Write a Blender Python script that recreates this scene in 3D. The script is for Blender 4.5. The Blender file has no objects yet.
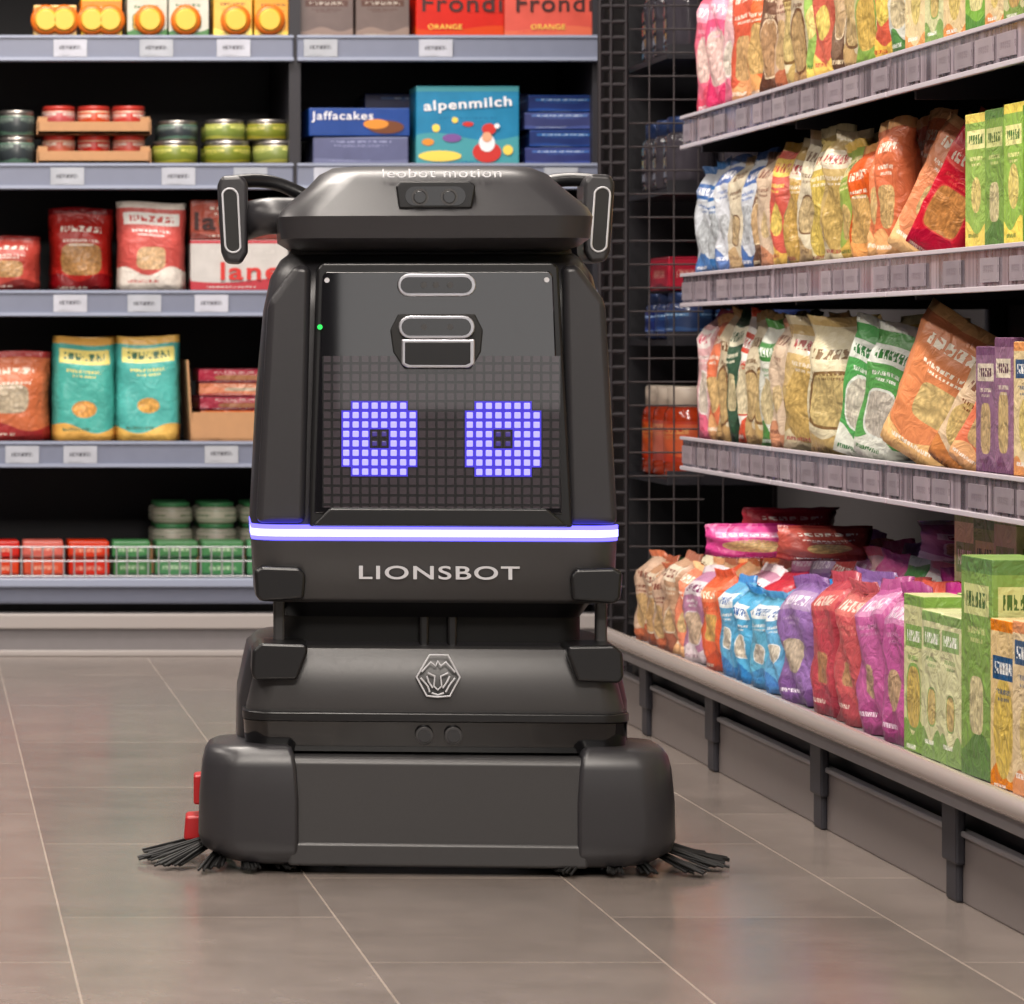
import bpy, math, random
from mathutils import Vector, Matrix
R = random.Random(7)
scene = bpy.context.scene
scene.view_settings.view_transform = 'Standard'
F = 3600.0; H = 0.65
def wx(px, d): return (px+80)*d/F
def wz(py, d): return H-(py-345)*d/F
def lin(c):
    o = []
    for v in c[:3]:
        v = v/255.0
        o.append(v/12.92 if v <= .04045 else ((v+.055)/1.055)**2.4)
    return (o[0], o[1], o[2], 1)

# ---------------------------------------------------------------- materials
def newmat(name):
    m = bpy.data.materials.new(name); m.use_nodes = True
    nt = m.node_tree
    return m, nt, nt.nodes['Principled BSDF']
def mat(name, c, rough=.5, metal=0, emit=None, es=0, noise=0, nscale=40, coat=0):
    m, nt, b = newmat(name)
    b.inputs['Base Color'].default_value = lin(c)
    b.inputs['Roughness'].default_value = rough
    b.inputs['Metallic'].default_value = metal
    b.inputs['Coat Weight'].default_value = coat
    if emit:
        b.inputs['Emission Color'].default_value = emit if len(emit) == 4 else lin(emit)
        b.inputs['Emission Strength'].default_value = es
    if noise:
        tc = nt.nodes.new('ShaderNodeTexCoord')
        n = nt.nodes.new('ShaderNodeTexNoise'); n.inputs['Scale'].default_value = nscale
        n.inputs['Detail'].default_value = 6
        nt.links.new(tc.outputs['Object'], n.inputs['Vector'])
        mx = nt.nodes.new('ShaderNodeMix'); mx.data_type = 'RGBA'
        a = lin(c)
        mx.inputs['A'].default_value = tuple(max(0, v*(1-noise)) for v in a[:3])+(1,)
        mx.inputs['B'].default_value = tuple(min(1, v*(1+noise)) for v in a[:3])+(1,)
        nt.links.new(n.outputs['Fac'], mx.inputs['Factor'])
        nt.links.new(mx.outputs['Result'], b.inputs['Base Color'])
        mr = nt.nodes.new('ShaderNodeMapRange')
        mr.inputs['To Min'].default_value = max(0, rough-.08); mr.inputs['To Max'].default_value = min(1, rough+.08)
        nt.links.new(n.outputs['Fac'], mr.inputs['Value'])
        nt.links.new(mr.outputs['Result'], b.inputs['Roughness'])
    return m

class NB:
    def __init__(s, nt): s.nt = nt
    def m(s, op, a, b=0.0, c=None):
        n = s.nt.nodes.new('ShaderNodeMath'); n.operation = op
        for i, v in enumerate([a, b, c]):
            if v is None: continue
            if isinstance(v, (int, float)): n.inputs[i].default_value = v
            else: s.nt.links.new(v, n.inputs[i])
        return n.outputs[0]
    def band(s, x, lo, hi):
        return s.m('MULTIPLY', s.m('GREATER_THAN', x, lo), s.m('LESS_THAN', x, hi))
    def mix(s, f, a, b):
        n = s.nt.nodes.new('ShaderNodeMix'); n.data_type = 'RGBA'
        if isinstance(f, (int, float)): n.inputs['Factor'].default_value = f
        else: s.nt.links.new(f, n.inputs['Factor'])
        for k, v in (('A', a), ('B', b)):
            if isinstance(v, tuple): n.inputs[k].default_value = v
            else: s.nt.links.new(v, n.inputs[k])
        return n.outputs['Result']

def pkg(name, base, band=None, win=None, brand=None, ink=(255, 255, 255), wy=.38, wr=(.33, .2), by=(.70, .84), bb=.16, rough=.35, seed=0, sat=1.0, wrinkle=.0):
    """printed food packaging: base colour, bottom band, product window, brand bar with lettering; varies per package"""
    m, nt, b = newmat(name); k = NB(nt)
    uv = nt.nodes.new('ShaderNodeUVMap'); uv.uv_map = 'UVMap'
    sp = nt.nodes.new('ShaderNodeSeparateXYZ'); nt.links.new(uv.outputs['UV'], sp.inputs[0])
    pu = nt.nodes.new('ShaderNodeUVMap'); pu.uv_map = 'pack_id'
    pp = nt.nodes.new('ShaderNodeSeparateXYZ'); nt.links.new(pu.outputs['UV'], pp.inputs[0])
    r1, r2 = pp.outputs[0], pp.outputs[1]
    u, v = sp.outputs[0], sp.outputs[1]
    geo = nt.nodes.new('ShaderNodeTexCoord')
    n = nt.nodes.new('ShaderNodeTexNoise'); n.inputs['Scale'].default_value = 22; n.inputs['Detail'].default_value = 4
    nt.links.new(geo.outputs['Object'], n.inputs['Vector'])
    B = lin(base)
    col = k.mix(n.outputs['Fac'], tuple(x*.72 for x in B[:3])+(1,), tuple(min(1, x*1.15+.02) for x in B[:3])+(1,))
    if band:
        wv = k.m('MULTIPLY', k.m('SINE', k.m('ADD', k.m('MULTIPLY', u, 5.0+seed % 5), k.m('MULTIPLY', r1, 6.0))), .05)
        col = k.mix(k.m('LESS_THAN', k.m('ADD', v, wv), bb), col, lin(band))
        col = k.mix(k.m('GREATER_THAN', v, .93), col, lin(band))
    if win:
        vo = nt.nodes.new('ShaderNodeTexVoronoi'); vo.inputs['Scale'].default_value = 24
        nt.links.new(uv.outputs['UV'], vo.inputs['Vector'])
        W = lin(win)
        wc = k.mix(vo.outputs['Distance'], tuple(min(1, x*1.12) for x in W[:3])+(1,), tuple(x*.5 for x in W[:3])+(1,))
        cy = k.m('ADD', wy-.06, k.m('MULTIPLY', r1, .10))
        rs_ = k.m('ADD', .55, k.m('MULTIPLY', r2, .55))
        ex = 2.0+(seed % 4)*.9
        du = k.m('POWER', k.m('DIVIDE', k.m('ABSOLUTE', k.m('SUBTRACT', u, .5)), k.m('MULTIPLY', rs_, wr[0])), ex)
        dv = k.m('POWER', k.m('DIVIDE', k.m('ABSOLUTE', k.m('SUBTRACT', v, cy)), k.m('MULTIPLY', rs_, wr[1])), ex)
        s_ = k.m('ADD', du, dv)
        if seed % 2: col = k.mix(k.m('LESS_THAN', s_, 1.35), col, lin(brand or ink))
        col = k.mix(k.m('LESS_THAN', s_, 1.0), col, wc)
    v = k.m('ADD', v, k.m('MULTIPLY', k.m('SUBTRACT', r2, .5), .12))
    if brand:
        msk = k.m('MULTIPLY', k.band(u, .1, .9), k.band(v, by[0], by[1]))
        col = k.mix(msk, col, lin(brand))
    def letters(v0, v1, u0, u1, nl, c, col, th=.42):
        cb = nt.nodes.new('ShaderNodeCombineXYZ')
        nt.links.new(k.m('MULTIPLY', u, nl*2.6), cb.inputs[0])
        nt.links.new(k.m('MULTIPLY', v, 30.0), cb.inputs[1])
        nt.links.new(k.m('MULTIPLY', k.m('FLOOR', k.m('MULTIPLY', u, nl)), 1.7+seed*.37), cb.inputs[2])
        nn = nt.nodes.new('ShaderNodeTexNoise'); nn.inputs['Scale'].default_value = 1.0; nn.inputs['Detail'].default_value = 0
        nt.links.new(cb.outputs[0], nn.inputs['Vector'])
        gap = k.m('GREATER_THAN', k.m('FRACT', k.m('MULTIPLY', u, nl)), .22)
        ms = k.m('MULTIPLY', k.m('MULTIPLY', k.band(u, u0, u1), k.band(v, v0, v1)), k.m('MULTIPLY', gap, k.m('GREATER_THAN', nn.outputs['Fac'], th)))
        return k.mix(ms, col, lin(c))
    d = by[1]-by[0]
    col = letters(by[0]+d*.25, by[1]-d*.25, .18, .82, 9.0, ink, col)
    col = letters(.615, .645, .22, .78, 20.0, ink if not brand else brand, col)
    col = letters(.575, .595, .3, .7, 26.0, ink if not brand else brand, col)
    col = letters(.05, .08, .15, .6, 26.0, ink, col)
    hs = nt.nodes.new('ShaderNodeHueSaturation')
    nt.links.new(col, hs.inputs['Color'])
    nt.links.new(k.m('ADD', .485, k.m('MULTIPLY', r1, .03)), hs.inputs['Hue'])
    nt.links.new(k.m('ADD', sat-.12, k.m('MULTIPLY', r2, .2)), hs.inputs['Saturation'])
    nt.links.new(k.m('ADD', .76, k.m('MULTIPLY', r1, .28)), hs.inputs['Value'])
    nt.links.new(hs.outputs['Color'], b.inputs['Base Color'])
    b.inputs['Roughness'].default_value = rough
    if wrinkle:
        n2 = nt.nodes.new('ShaderNodeTexNoise'); n2.inputs['Scale'].default_value = 38; n2.inputs['Detail'].default_value = 3; n2.inputs['Distortion'].default_value = 1.2
        nt.links.new(geo.outputs['Object'], n2.inputs['Vector'])
        bp = nt.nodes.new('ShaderNodeBump'); bp.inputs['Strength'].default_value = wrinkle; bp.inputs['Distance'].default_value = .012
        nt.links.new(n2.outputs['Fac'], bp.inputs['Height']); nt.links.new(bp.outputs['Normal'], b.inputs['Normal'])
    return m

# ---------------------------------------------------------------- mesh builder
class MB:
    def __init__(s): s.v = []; s.f = []; s.mi = []; s.uv = []; s.sm = []; s.mats = []; s.pid = []; s.cur = (.5, .5); s.rr = random.Random(R.randint(0, 99999))
    def new(s): s.cur = (s.rr.random(), s.rr.random())
    def mid(s, m):
        if m not in s.mats: s.mats.append(m)
        return s.mats.index(m)
    def face(s, idx, uv, m, sm=False):
        s.f.append(idx); s.uv.append(uv); s.mi.append(s.mid(m)); s.sm.append(sm); s.pid.append(s.cur)
    def box(s, c, size, m, yaw=0, lean=0, roll=0, side=None):
        s.new()
        w, d, h = size
        M = Matrix.Translation(c) @ Matrix.Rotation(yaw, 4, 'Z') @ Matrix.Rotation(roll, 4, 'Y') @ Matrix.Rotation(lean, 4, 'X')
        b = len(s.v)
        for z in (0, h):
            for x, y in ((-w/2, -d/2), (w/2, -d/2), (w/2, d/2), (-w/2, d/2)):
                s.v.append(tuple(M @ Vector((x, y, z))))
        q = [(0, 0), (1, 0), (1, 1), (0, 1)]
        sd = side or m
        s.face([b, b+1, b+5, b+4], q, m); s.face([b+2, b+3, b+7, b+6], q, m)
        s.face([b+1, b+2, b+6, b+5], q, sd); s.face([b+3, b, b+4, b+7], q, sd)
        t = [(0.02, .89), (.08, .89), (.08, .92), (.02, .92)]
        s.face([b+4, b+5, b+6, b+7], t, sd); s.face([b+3, b+2, b+1, b], t, sd)
    def bag(s, c, w, h, t, m, yaw=0, lean=0, roll=0, seed=0, gusset=False):
        s.new()
        rr = random.Random(seed)
        M = Matrix.Translation(c) @ Matrix.Rotation(yaw, 4, 'Z') @ Matrix.Rotation(roll, 4, 'Y') @ Matrix.Rotation(lean, 4, 'X')
        nu, nv = 10, 13; b = len(s.v); ring = 2*nu
        ph = rr.random()*6; amp = rr.uniform(.03, .08); ft = rr.uniform(-.25, .25)
        for j in range(nv+1):
            v = j/nv
            if gusset:
                P = 1.0 if v < .8 else max(.07, 1-((v-.8)/.13))
            elif v < .1: P = .85+1.5*v
            elif v < .6: P = 1.0
            else: P = max(.05, 1-((v-.6)/.32)**1.6) if v < .92 else .05
            wp = w*(1-.035*math.sin(math.pi*min(1, v*1.15))) if not gusset else w*(1 if v < .8 else 1-.04*(v-.8)/.2)
            for i in range(ring):
                fr = i <= nu
                ui = i/nu if fr else (2*nu-i)/nu
                e = (1-abs(2*ui-1)**(9 if gusset else 3.2))
                y = t/2*P*max(0, e)**(.4 if gusset else .5)
                y += t*amp*math.sin(ui*9+v*13+ph)*P*(1 if e > .01 else 0) + rr.uniform(-1, 1)*t*.02
                if fr: y = -y
                if v > .85: y += t*ft*(v-.85)/.15
                if v > .92: y += .002*math.sin(ui*22+ph)
                x = (ui-.5)*wp+rr.uniform(-1, 1)*w*.008
                z = h*v + (h*.015*math.sin(ui*5+ph) if v > .6 else 0)
                s.v.append(tuple(M @ Vector((x, y, z))))
        for j in range(nv):
            for i in range(ring):
                i2 = (i+1) % ring
                def U(q): return q/nu if q <= nu else (2*nu-q)/nu
                ua = U(i); ub = U(i2) if i2 else 0.0
                s.face([b+j*ring+i, b+j*ring+i2, b+(j+1)*ring+i2, b+(j+1)*ring+i],
                       [(ua, j/nv), (ub, j/nv), (ub, (j+1)/nv), (ua, (j+1)/nv)], m, True)
        s.face([b+i for i in range(ring)][::-1], [(.05, .02)]*ring, m)
        s.face([b+nv*ring+i for i in range(ring)], [(.05, .98)]*ring, m)
    def lathe(s, c, prof, ms, seg=20, M=None):
        b = len(s.v); c = Vector(c)
        for r, z in prof:
            for i in range(seg):
                a = 2*math.pi*i/seg-math.pi/2
                p = Vector((r*math.cos(a), r*math.sin(a), z))
                if M: p = M @ p
                s.v.append(tuple(c+p))
        for j in range(len(prof)-1):
            for i in range(seg):
                i2 = (i+1) % seg; u0 = ((i/seg)*3) % 1; u1 = u0+3/seg
                s.face([b+j*seg+i, b+j*seg+i2, b+(j+1)*seg+i2, b+(j+1)*seg+i],
                       [(u0, 0), (u1, 0), (u1, 1), (u0, 1)], ms[j], True)
        s.face([b+i for i in range(seg)][::-1], [(0, 0)]*seg, ms[0])
        l = (len(prof)-1)*seg
        s.face([b+l+i for i in range(seg)], [(0, 0)]*seg, ms[-1])
    def make(s, name, parent=None, bevel=0, recenter=True):
        o3 = Vector((0, 0, 0))
        if recenter and not parent and s.v:
            xs = [v[0] for v in s.v]; ys = [v[1] for v in s.v]; zs = [v[2] for v in s.v]
            o3 = Vector(((min(xs)+max(xs))/2, (min(ys)+max(ys))/2, min(zs)))
        me = bpy.data.meshes.new(name)
        me.from_pydata([tuple(Vector(v)-o3) for v in s.v], [], s.f)
        for m in s.mats: me.materials.append(m)
        me.uv_layers.new(name='UVMap'); me.uv_layers.new(name='pack_id')
        ul = me.uv_layers['UVMap']; ul2 = me.uv_layers['pack_id']
        for p, q, pi in zip(me.polygons, s.uv, s.pid):
            for j in range(p.loop_total):
                ul.data[p.loop_start+j].uv = q[j]; ul2.data[p.loop_start+j].uv = pi
        for p, mi, sm in zip(me.polygons, s.mi, s.sm): p.material_index = mi; p.use_smooth = sm
        me.update()
        o = bpy.data.objects.new(name, me); scene.collection.objects.link(o)
        o.location = o3
        if parent: o.parent = parent
        if bevel:
            bm = o.modifiers.new('bevel', 'BEVEL'); bm.width = bevel; bm.segments = 2; bm.limit_method = 'ANGLE'
        return o

def empty(name, loc=(0, 0, 0)):
    o = bpy.data.objects.new(name, None); scene.collection.objects.link(o); o.location = loc
    o.empty_display_size = .1
    return o
def boxobj(name, lo, hi, m, parent=None, bevel=0, recenter=True):
    b = MB(); b.box(((lo[0]+hi[0])/2, (lo[1]+hi[1])/2, lo[2]), (hi[0]-lo[0], hi[1]-lo[1], hi[2]-lo[2]), m)
    return b.make(name, parent, bevel, recenter)
def finish(name, bm_v, bm_f, m, parent, bevel=0, seg=3, angle=35):
    me = bpy.data.meshes.new(name); me.from_pydata(bm_v, [], bm_f)
    me.materials.append(m)
    for p in me.polygons: p.use_smooth = True
    me.update()
    o = bpy.data.objects.new(name, me); scene.collection.objects.link(o)
    if parent: o.parent = parent
    if bevel:
        b = o.modifiers.new('bevel', 'BEVEL'); b.width = bevel; b.segments = seg; b.limit_method = 'ANGLE'; b.angle_limit = math.radians(30)
        b.harden_normals = True
    me.set_sharp_from_angle(angle=math.radians(angle))
    return o
def prism(name, pts, y0, y1, m, parent, bevel=0, seg=3, back=1.0):
    n = len(pts)
    cx = sum(p[0] for p in pts)/n; cz = sum(p[1] for p in pts)/n
    v = [(p[0], y0, p[1]) for p in pts]+[(cx+(p[0]-cx)*back, y1, cz+(p[1]-cz)*back) for p in pts]
    area = sum(pts[i][0]*pts[(i+1) % n][1]-pts[(i+1) % n][0]*pts[i][1] for i in range(n))
    f = [list(range(n)), list(range(n, 2*n))[::-1]]
    for i in range(n):
        j = (i+1) % n; f.append([j, i, i+n, j+n])
    if area < 0: f = [q[::-1] for q in f]
    return finish(name, v, f, m, parent, bevel, seg)
def loft(name, secs, m, parent, n=7, bevel=0, angle=35, rb=None, rl=None):
    """sections (z, half width, y front, y back, corner radius[, centre x]); rb = back radius, rl = front-left radius"""
    v = []; f = []; L = None
    for s_ in secs:
        z, hw, yf, yb, r = s_[:5]; cx = s_[5] if len(s_) > 5 else 0
        q = rb if rb else r
        q = min(q, hw*.9, (yb-yf)-r-.005)
        l = rl if rl else r
        ring = []
        for (x, y, a0, rad) in ((hw-r, yf+r, -90, r), (hw-q, yb-q, 0, q), (-hw+q, yb-q, 90, q), (-hw+l, yf+l, 180, l)):
            for i in range(n+1):
                a = math.radians(a0+90*i/n)
                ring.append((cx+x+rad*math.cos(a), y+rad*math.sin(a), z))
        L = len(ring); v += ring
    up = secs[-1][0] > secs[0][0]
    for j in range(len(secs)-1):
        for i in range(L):
            k = (i+1) % L
            q = [j*L+i, j*L+k, (j+1)*L+k, (j+1)*L+i]
            f.append(q if up else q[::-1])
    a = list(range(L)); b = [(len(secs)-1)*L+i for i in range(L)]
    f.append(a[::-1] if up else a); f.append(b if up else b[::-1])
    return finish(name, v, f, m, parent, bevel, 3, angle)
def tube(name, pts, r, m, parent=None, cyc=False, radii=None, smooth=False, res=3):
    cu = bpy.data.curves.new(name, 'CURVE'); cu.dimensions = '3D'; cu.bevel_depth = r; cu.bevel_resolution = res
    cu.use_fill_caps = True
    def add(pp, rd=None):
        sp = cu.splines.new('NURBS' if smooth else 'POLY'); sp.points.add(len(pp)-1)
        for i, p in enumerate(pp):
            sp.points[i].co = (*p, 1); sp.points[i].radius = rd[i] if rd else 1
        sp.use_cyclic_u = cyc
        if smooth: sp.use_endpoint_u = True; sp.order_u = 3
    if isinstance(pts[0][0], (tuple, list)):
        for q in pts: add(q, radii)
    else: add(pts, radii)
    cu.materials.append(m)
    o = bpy.data.objects.new(name, cu); scene.collection.objects.link(o)
    if parent: o.parent = parent
    return o
def text(name, body, c, w, h, m, parent=None, rot=(math.pi/2, 0, 0), ext=.0006, off=0):
    cu = bpy.data.curves.new(name, 'FONT'); cu.body = body; cu.align_x = 'CENTER'; cu.align_y = 'CENTER'
    cu.extrude = ext; cu.offset = off; cu.size = 1; cu.space_character = 1.12
    cu.materials.append(m)
    o = bpy.data.objects.new(name, cu); scene.collection.objects.link(o)
    bpy.context.view_layer.update()
    d = o.dimensions
    o.scale = (w/max(d.x, .001), h/max(d.y, .001), 1)
    o.rotation_euler = rot; o.location = c
    if parent: o.parent = parent
    return o

# ================================================================ ROOM
m, nt, b = newmat('floor_tile'); k = NB(nt)
tc = nt.nodes.new('ShaderNodeTexCoord')
sp = nt.nodes.new('ShaderNodeSeparateXYZ'); nt.links.new(tc.outputs['Object'], sp.inputs[0])
cb = nt.nodes.new('ShaderNodeCombineXYZ')
nt.links.new(k.m('ADD', sp.outputs[1], 20*.6-4.09), cb.inputs[0]); nt.links.new(k.m('ADD', sp.outputs[0], 20*.312-.472), cb.inputs[1])
br = nt.nodes.new('ShaderNodeTexBrick'); nt.links.new(cb.outputs[0], br.inputs['Vector'])
br.offset = .5; br.inputs['Scale'].default_value = 1; br.inputs['Brick Width'].default_value = .6
br.inputs['Row Height'].default_value = .312; br.inputs['Mortar Size'].default_value = .0015; br.inputs['Mortar Smooth'].default_value = .4
br.inputs['Color1'].default_value = lin((124, 114, 108)); br.inputs['Color2'].default_value = lin((110, 101, 96))
br.inputs['Mortar'].default_value = lin((160, 148, 138))
n1 = nt.nodes.new('ShaderNodeTexNoise'); n1.inputs['Scale'].default_value = 6; n1.inputs['Detail'].default_value = 9; n1.inputs['Roughness'].default_value = .7
nt.links.new(tc.outputs['Object'], n1.inputs['Vector'])
mrr = nt.nodes.new('ShaderNodeMapRange'); mrr.inputs['From Min'].default_value = .3; mrr.inputs['From Max'].default_value = .7
mrr.inputs['To Min'].default_value = .82; mrr.inputs['To Max'].default_value = 1.12
nt.links.new(n1.outputs['Fac'], mrr.inputs['Value'])
vm = nt.nodes.new('ShaderNodeVectorMath'); vm.operation = 'SCALE'
nt.links.new(br.outputs['Color'], vm.inputs[0]); nt.links.new(mrr.outputs['Result'], vm.inputs['Scale'])
nt.links.new(vm.outputs[0], b.inputs['Base Color'])
mr2 = nt.nodes.new('ShaderNodeMapRange'); mr2.inputs['To Min'].default_value = .12; mr2.inputs['To Max'].default_value = .32
nt.links.new(n1.outputs['Fac'], mr2.inputs['Value']); nt.links.new(mr2.outputs['Result'], b.inputs['Roughness'])
b.inputs['IOR'].default_value = 1.6
n3 = nt.nodes.new('ShaderNodeTexNoise'); n3.inputs['Scale'].default_value = 60; n3.inputs['Detail'].default_value = 4
nt.links.new(tc.outputs['Object'], n3.inputs['Vector'])
bp = nt.nodes.new('ShaderNodeBump'); bp.inputs['Strength'].default_value = .12; bp.inputs['Distance'].default_value = .002
nt.links.new(k.m('ADD', k.m('SUBTRACT', 1.0, br.outputs['Fac']), k.m('MULTIPLY', n3.outputs['Fac'], .5)), bp.inputs['Height']); nt.links.new(bp.outputs['Normal'], b.inputs['Normal'])
M_floor = m
M_wall = mat('wall_paint', (92, 88, 90), .8, noise=.05)
M_ceil = mat('ceiling_paint', (170, 166, 160), .9)
boxobj('floor', (-4, -2.6, -.1), (2.2, 8.7, 0), M_floor, recenter=False)
boxobj('wall_back', (-4, 8.45, 0), (2.2, 8.6, 3.1), M_wall)
boxobj('wall_right', (1.95, -2.5, 0), (2.1, 8.45, 3.1), M_wall)
boxobj('wall_left', (-4.1, -2.5, 0), (-4, 8.45, 3.1), M_wall)  # unseen wall, added to keep world light out on the left
boxobj('ceiling', (-4, -2.6, 3.1), (2.2, 8.7, 3.2), M_ceil)
wf = MB()
wf.box((-1.9, -2.55, 0), (4.2, .1, 3.1), M_wall); wf.box((2.03, -2.55, 0), (.34, .1, 3.1), M_wall)
wf.box((1.03, -2.55, 0), (1.66, .1, .42), M_wall); wf.box((1.03, -2.55, 2.4), (1.66, .1, .7), M_wall)  # opening in this unseen wall is added, shaped for the robot screen's reflection
wf.make('wall_front')
M_frame = mat('added_window_frame', (60, 60, 62), .4)
wf = MB()
for c_, s_ in (((.215, -2.5, .42), (.03, .06, 1.98)), ((1.845, -2.5, .42), (.03, .06, 1.98)), ((1.03, -2.5, .42), (1.6, .06, .03)), ((1.03, -2.5, 2.37), (1.6, .06, .03)), ((1.03, -2.5, 1.3), (1.6, .05, .03))):
    wf.box(c_, s_, M_frame)
wf.make('added_window', bevel=.004)  # added frame round the opening whose brightness the robot screen mirrors

# ================================================================ ROBOT
M_shell = mat('robot_shell', (43, 42, 45), .34, noise=.12, nscale=300)
M_dark = mat('robot_black', (19, 19, 21), .3)
M_mid = mat('robot_panel', (54, 53, 54), .38, noise=.1, nscale=300)
M_gloss = mat('robot_gloss', (12, 12, 14), .1, coat=.5)
M_rub = mat('robot_rubber', (12, 12, 13), .65)
M_chrome = mat('robot_satin_metal', (190, 190, 196), .28, .85)
M_white = mat('robot_white_print', (185, 185, 190), .5)
M_glass = mat('screen_glass', (13, 13, 17), .03, coat=1)
M_glass.node_tree.nodes['Principled BSDF'].inputs['IOR'].default_value = 1.5
M_led = mat('led_strip', (40, 35, 150), .3, emit=(.12, .10, 1, 1), es=3.4)
M_ledc = mat('led_strip_core', (150, 150, 255), .3, emit=(.40, .42, 1, 1), es=2.8)
M_eye = mat('led_eye_dot', (60, 50, 200), .4, emit=(.34, .31, 1, 1), es=1.6)
M_eyeb = mat('led_eye_glow', (24, 18, 80), .4, emit=(.06, .035, .75, 1), es=.8)
M_eyec = mat('led_eye_core', (24, 18, 60), .4, emit=(.08, .05, .35, 1), es=.6)
M_green = mat('led_green', (20, 160, 60), .4, emit=(30, 230, 90), es=1)
M_red = mat('red_plastic', (165, 26, 30), .4)
M_blue = mat('blue_plastic', (60, 110, 170), .4)
m, nt, b = newmat('led_matrix'); k = NB(nt)
tc = nt.nodes.new('ShaderNodeTexCoord'); sp = nt.nodes.new('ShaderNodeSeparateXYZ'); nt.links.new(tc.outputs['Object'], sp.inputs[0])
P = 9.4*4.45/F
def frac(x): return k.m('ABSOLUTE', k.m('SUBTRACT', k.m('FRACT', k.m('ADD', k.m('DIVIDE', x, P), 100.0)), .5))
gm = k.m('MULTIPLY', k.m('LESS_THAN', frac(sp.outputs[0]), .36), k.m('LESS_THAN', frac(sp.outputs[2]), .36))
nt.links.new(k.mix(gm, lin((16, 15, 18)), lin((52, 45, 51))), b.inputs['Base Color'])
b.inputs['Roughness'].default_value = .25; b.inputs['Coat Weight'].default_value = 1; b.inputs['Coat Roughness'].default_value = .03
M_matrix = m

D0 = 4.42; OX = wx(437, D0)
rob = empty('cleaning_robot', (OX, D0, 0))
def rx(px, dep=0): return wx(px, D0+dep)-OX
def rz(py, dep=0): return wz(py, D0+dep)
def PX(pts, dep): return [(rx(x, dep), rz(y, dep)) for x, y in pts]
def hw(px): return px/2/F*D0*1.012
def mirror(pts): return [(874-x, y) for x, y in pts][::-1]
loft('head_shell', [(rz(541, .04), hw(364), .04, .40, .04), (rz(520, .04), hw(364), .04, .40, .04), (rz(400, .04), hw(352), .042, .40, .045),
     (rz(310, .04), hw(336), .045, .39, .05), (rz(276, .045), hw(322), .05, .38, .055), (rz(258, .05), hw(302), .065, .37, .055),
     (rz(248, .05), hw(276), .085, .36, .055)], M_shell, rob, angle=50, rb=.15)
for sgn, nm in ((0, 'left'), (1, 'right')):
    pts = [(268, 302), (296, 264), (311, 266), (305, 524), (256, 524)]
    if sgn: pts = mirror(pts); pts = [(x-4, y) for x, y in pts]
    else: pts = [(x-1, y) for x, y in pts]
    prism('cheek_panel_'+nm, PX(pts, .03), .029, .09, M_shell, rob, .010, 4)
prism('face_bezel', PX([(308, 527), (316, 268), (322, 262), (550, 262), (556, 268), (570, 527)], .02), .016, .07, M_dark, rob, .004)
prism('face_screen', PX([(314, 514), (322, 276), (326, 271), (547, 271), (551, 276), (560, 514)], .014), .0135, .03, M_glass, rob, .002)
prism('face_lower_trim', PX([(312, 526), (330, 508), (545, 508), (566, 526)], .012), .008, .03, M_dark, rob, .003)
mp = MB()
xa, xb, za, zb = rx(323, .012), rx(549, .012), rz(508, .012), rz(356, .012)
xa = math.floor(xa/P)*P; xb = math.ceil(xb/P)*P
mp.box(((xa+xb)/2, .0135, za), (xb-xa, .002, zb-za), M_matrix); mp.make('led_matrix', rob)
ib = [int(math.floor(rx(c, .012)/P+.5))-4 for c in (375, 497)]
jb = int(math.floor(rz(442, .012)/P+.5))-4
for e, i0 in enumerate(ib):
    d = MB(); g = MB()
    for i in range(8):
        for j in range(8):
            if (i in (0, 7)) and (j in (0, 7)): continue
            x, z = (i0+i+.5)*P, (jb+j+.5)*P
            core = i in (3, 4) and j in (3, 4)
            s_ = P*(.5 if core else .66)
            d.box((x, .0107, z-s_/2), (s_, .002, s_), M_eyec if core else M_eye)
            if not core:
                g.box((x, .0122, z-P/2), (P, .001, P), M_eyeb)
    d.make('led_eye_%d' % (e+1), rob, bevel=.0018); g.make('led_eye_glow_%d' % (e+1), rob)
def pill(cx, cy, w, h, dep, n=8):
    r = h/2; out = []
    for a0, sx in ((-90, 1), (90, -1)):
        for i in range(n+1):
            a = math.radians(a0+180*i/n)
            out.append((cx+sx*(w/2-r)+r*math.cos(a), cy-r*math.sin(a)))
    return PX(out, dep)
prism('sensor_rim_top', pill(436, 285, 78, 23, .01), .006, .02, M_chrome, rob, .0015)
prism('sensor_window_top', pill(436, 285, 71, 16, .005), .0045, .02, M_gloss, rob)
prism('sensor_recess', PX([(390, 330), (398, 314), (474, 314), (482, 330), (480, 352), (470, 369), (404, 369), (393, 352)], .01), .009, .02, M_rub, rob, .002)
prism('sensor_rim_mid', pill(436, 327, 76, 23, .008), .004, .02, M_chrome, rob, .0015)
prism('sensor_window_mid', pill(436, 327, 69, 17, .004), .0025, .02, M_gloss, rob)
prism('tray_lip', PX([(401, 339), (474, 339), (474, 364), (468, 368), (407, 368), (401, 364)], .008), .005, .02, M_chrome, rob, .002)
prism('tray_recess', PX([(405, 342), (470, 342), (470, 363), (465, 365), (410, 365), (405, 363)], .004), .0038, .02, M_dark, rob, .001)
def disc(name, cx, cy, r, y0, y1, m, n=20, bev=0):
    return prism(name, PX([(cx+r*math.cos(2*math.pi*i/n), cy+r*math.sin(2*math.pi*i/n)) for i in range(n)], y0), y0, y1, m, rob, bev)
for i, (x, y) in enumerate(((424, 285), (436, 285), (450, 285), (424, 327), (450, 327))):
    disc('lens_%d' % i, x, y, 3, .002, .01, M_mid)
disc('screw_1', 327, 280, 2.6, .010, .02, M_white); disc('screw_2', 545, 280, 2.6, .010, .02, M_white)
disc('status_led', 320, 327, 2.6, .010, .02, M_green)
disc('face_button', 527, 323, 14, .0130, .02, M_glass)
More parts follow.
